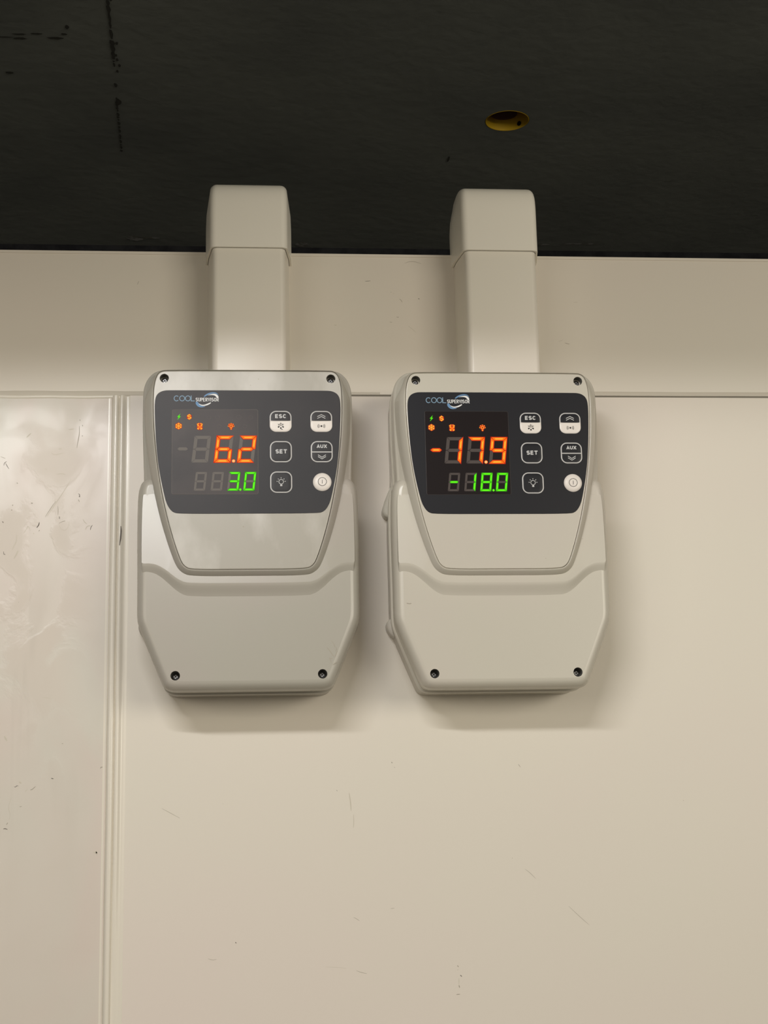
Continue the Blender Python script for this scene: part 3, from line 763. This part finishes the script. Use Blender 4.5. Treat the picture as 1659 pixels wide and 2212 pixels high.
    for x, z, r in () if P['minus'] else ((-29.5, 82.3, 1.6), (-23, 82.3, 1.6), (-7, 82.6, 1.8), (2, 82.3, 1.6), (-42, 75.3, 1.5), (-22, 75.3, 1.6), (-2.5, 75.3, 1.5)):
        stroke(bm, arc(x, z, r, r * .8, 0, 360, 16)[:-1], .10, 70.44, 0, closed=True)
    if len(bm.verts): build('unlit_icons', bm, [P['ghost']], ds, 0)
    else: bm.free()
    # keypad buttons
    def button(cx, cz, kind):
        bm = bmesh.new(); hw, hh = 8.3, 8.3
        p = resample(ccw(rrect(cx, cz, hw, hh, 4.9, 10)), .8)
        if kind == 'power':
            p = arc(cx, cz, 7.0, 7.0, 0, 360, 64)[:-1]
            ring_stack(bm, p, [(0, 70.2), (0, 70.5), (-.3, 70.8), (-.8, 71.15), (-1.6, 71.5), (-2.6, 71.7), (-4, 71.8)], mi=3)
        else:
            ring_stack(bm, p, [(0, 70.2), (0, 70.45), (-.1, 70.52), (-.85, 70.52)], cap=False, mi=1)
            ring_stack(bm, p, [(-.80, 70.4), (-.85, 70.50), (-1.3, 70.56), (-2.2, 70.62), (-3.4, 70.65)], mi=0)
            if kind in ('esc', 'up'):
                q = clip_below(ccw(rrect(cx, cz, hw - .05, hh - .05, 4.9, 10)), cz + .55)
                q = resample(q, .5)
                ring_stack(bm, q, [(0, 70.3), (-.05, 70.55), (-.35, 70.72), (-.9, 70.86), (-1.5, 70.92)], mi=3)
            if kind == 'aux': stroke(bm, [(cx - 7.7, cz - .3), (cx + 7.7, cz - .3)], .8, 70.72, 1, th=.4)
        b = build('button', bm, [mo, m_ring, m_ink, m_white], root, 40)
        bm = bmesh.new(); T = 70.72
        if kind == 'esc':
            letters(bm, 'ESC', cx - 4.2, cx + 4.4, 81.7, 84.9, .78, T, 0, .16)
            fx, fz = cx + .1, 75.7; T2 = 71.0
            for k in (30, 90, 150):
                u = Vector((math.cos(math.radians(k)), math.sin(math.radians(k)))); v = Vector((-u.y, u.x)); c = Vector((fx, fz))
                stroke(bm, [tuple(c), tuple(c + u * 2.6)], .3, T2, 1)
                for s in (-1, 1): stroke(bm, [tuple(c + u * 1.2), tuple(c + u * 1.9 + v * s * .75)], .28, T2 + .02, 1)
            for k in (210, 270, 330):
                u = Vector((math.cos(math.radians(k)), math.sin(math.radians(k)))); v = Vector((-u.y, u.x)); c = Vector((fx, fz)) + u * .7
                flat_poly(bm, chaikin([tuple(c), tuple(c + u * 1.2 + v * .65), tuple(c + u * 1.9 + v * .4), tuple(c + u * 1.9 - v * .4), tuple(c + u * 1.2 - v * .65)], 1), T2, 1)
            if P['nick']: stroke(bm, [(fx + .2, fz - 2.9), (fx + 1.5, fz - 2.8)], .4, T2 + .03, 1, taper=True)
        elif kind == 'up':
            for dz in (0, -1.5): stroke(bm, [(cx - 3, 83.0 + dz), (cx + .1, 84.6 + dz), (cx + 3.1, 83.0 + dz)], .5, T, 0)
            fz = 75.4; T2 = 71.0; disc(bm, cx, fz, .72, T2, 1, 14)
            for r in (1.6, 2.2, 2.8):
                for s in (0, 180): stroke(bm, arc(cx, fz, r, r * .85, s - 40, s + 40, 8), .24, T2, 1)
        elif kind == 'set': letters(bm, 'SET', cx - 4.1, cx + 4.7, 53.9, 57.2, .80, T, 0, .16)
        elif kind == 'aux':
            letters(bm, 'AUX', cx - 3.8, cx + 4.0, 58.2, 61.0, .70, T, 0, .14)
            for dz in (0, -1.35): stroke(bm, [(cx - 2.9, 52.9 + dz), (cx + .1, 51.0 + dz), (cx + 3.1, 52.9 + dz)], .5, T, 0)
        elif kind == 'lamp':
            stroke(bm, arc(cx, 31.9, 1.75, 1.75, 0, 360, 24)[:-1], .42, T, 0, closed=True)
            flat_poly(bm, [(cx - .8, 28.5), (cx + .8, 28.5), (cx + .8, 29.8), (cx - .8, 29.8)], T, 0)
            for a in (5, 45, 90, 135, 175):
                u = (math.cos(math.radians(a)), math.sin(math.radians(a))); stroke(bm, [(cx + u[0] * 2.6, 31.9 + u[1] * 2.6), (cx + u[0] * 3.4, 31.9 + u[1] * 3.4)], .5, T, 0)
        else:
            stroke(bm, arc(cx, cz, 3.15, 3.15, 0, 360, 36)[:-1], .36, 71.87, 1, closed=True)
            stroke(bm, [(cx, cz - 1.5), (cx, cz + 1.5)], .36, 71.87, 1)
        build('button_symbol', bm, [m_print, m_ink], b, 0)
    for a in ((24.63, 79.24, 'esc'), (55.6, 79.24, 'up'), (24.63, 55.4, 'set'), (55.6, 55.4, 'aux'), (24.63, 31.66, 'lamp'), (55.6, 31.66, 'power')): button(*a)
    return root

XL, ZL, DX, DZ = 2.677, 249.127, 192.305, -.794
pl_l = mat('plastic_aged', (.45, .43, .37), rough=.27, spec=.5, noise=(9, (.46, .42, .375), .4, .65))
plate_l = mat('plastic_aged_smear_sheen', (.44, .415, .355), rough=.33, spec=.5, noise=(26, (.60, .575, .52), .46, .66, (1, 1, .55)))  # greasy smears, with the lamp's reflection in them painted as lighter patches
foil_l = mat('foil_reflect_haze', (.038, .034, .036), rough=.42, spec=.3, noise=(10, (.028, .027, .030), .4, .62))  # lighter copy of the foil: reflected haze put into the base colour
win_l = mat('window_reflect_haze', (.060, .048, .046), rough=.4, spec=.3, noise=(16, (.036, .030, .030), .42, .62))  # window colour lightened by the same painted reflection haze
wedge_l = mat('window_edge_reflect_haze', (.155, .14, .13), rough=.5)  # edge line, also lightened to carry the painted haze
gh_l = mat('segment_unlit_reflect_haze', (.125, .108, .092), rough=.5)  # unlit segments raised in tone to match the painted haze
pl_r = mat('plastic_clean', (.605, .575, .49), rough=.27, spec=.5, noise=(9, (.61, .565, .495), .4, .65))
foil_r = mat('foil_clean', (.014, .0145, .019), rough=.32, spec=.25)
win_r = mat('window_clean', (.010, .006, .007), rough=.25, spec=.25)
wedge_r = mat('window_edge_clean', (.040, .035, .036), rough=.5)
gh_r = mat('segment_unlit_clean', (.055, .038, .032), rough=.5)
WEAR_L = [([(61.0, -88.4), (62.7, -89.9), (63.8, -93.4)], .25), ([(57.7, -93.1), (59.7, -95.4), (62.6, -99.9)], .28), ([(65.5, -95.7), (64.4, -98.2), (63.4, -100.7)], .3), ([(64.8, -93.2), (65.0, -94.4), (64.1, -95.9)], .3), ([(59.2, -100.9), (60.6, -101.4), (61.8, -101.3)], .35), ([(59.3, -101.6), (60.2, -102.4), (60.6, -104.4)], .3), ([(61.9, -106.1), (63.0, -105.4), (64.6, -104.2)], .35)]
controller((XL, 0, ZL), .00134, dict(label='scuffed cold room controller with dark keypad with painted reflection haze, nearer the vertical panel joint, reading 6.2', plastic=pl_l, plate=plate_l, overlay=foil_l, window=win_l, wedge=wedge_l, ghost=gh_l,
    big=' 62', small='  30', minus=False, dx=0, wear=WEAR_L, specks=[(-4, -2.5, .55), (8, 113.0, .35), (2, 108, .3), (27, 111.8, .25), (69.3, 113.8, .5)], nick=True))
controller((XL + DX, 0, ZL + DZ), -.00075, dict(label='cleaner cold room controller with clear dark keypad and lit minus signs, reading -17.9', plastic=pl_r, plate=pl_r, overlay=foil_r, window=win_r, wedge=wedge_r, ghost=gh_r,
    big='179', small='-180', minus=True, dx=-.35, wear=[([(-74, -59.5), (-72, -60), (-70.5, -59.6)], .5)], specks=[(32, -27, .3), (61, -12, .3)], nick=False))
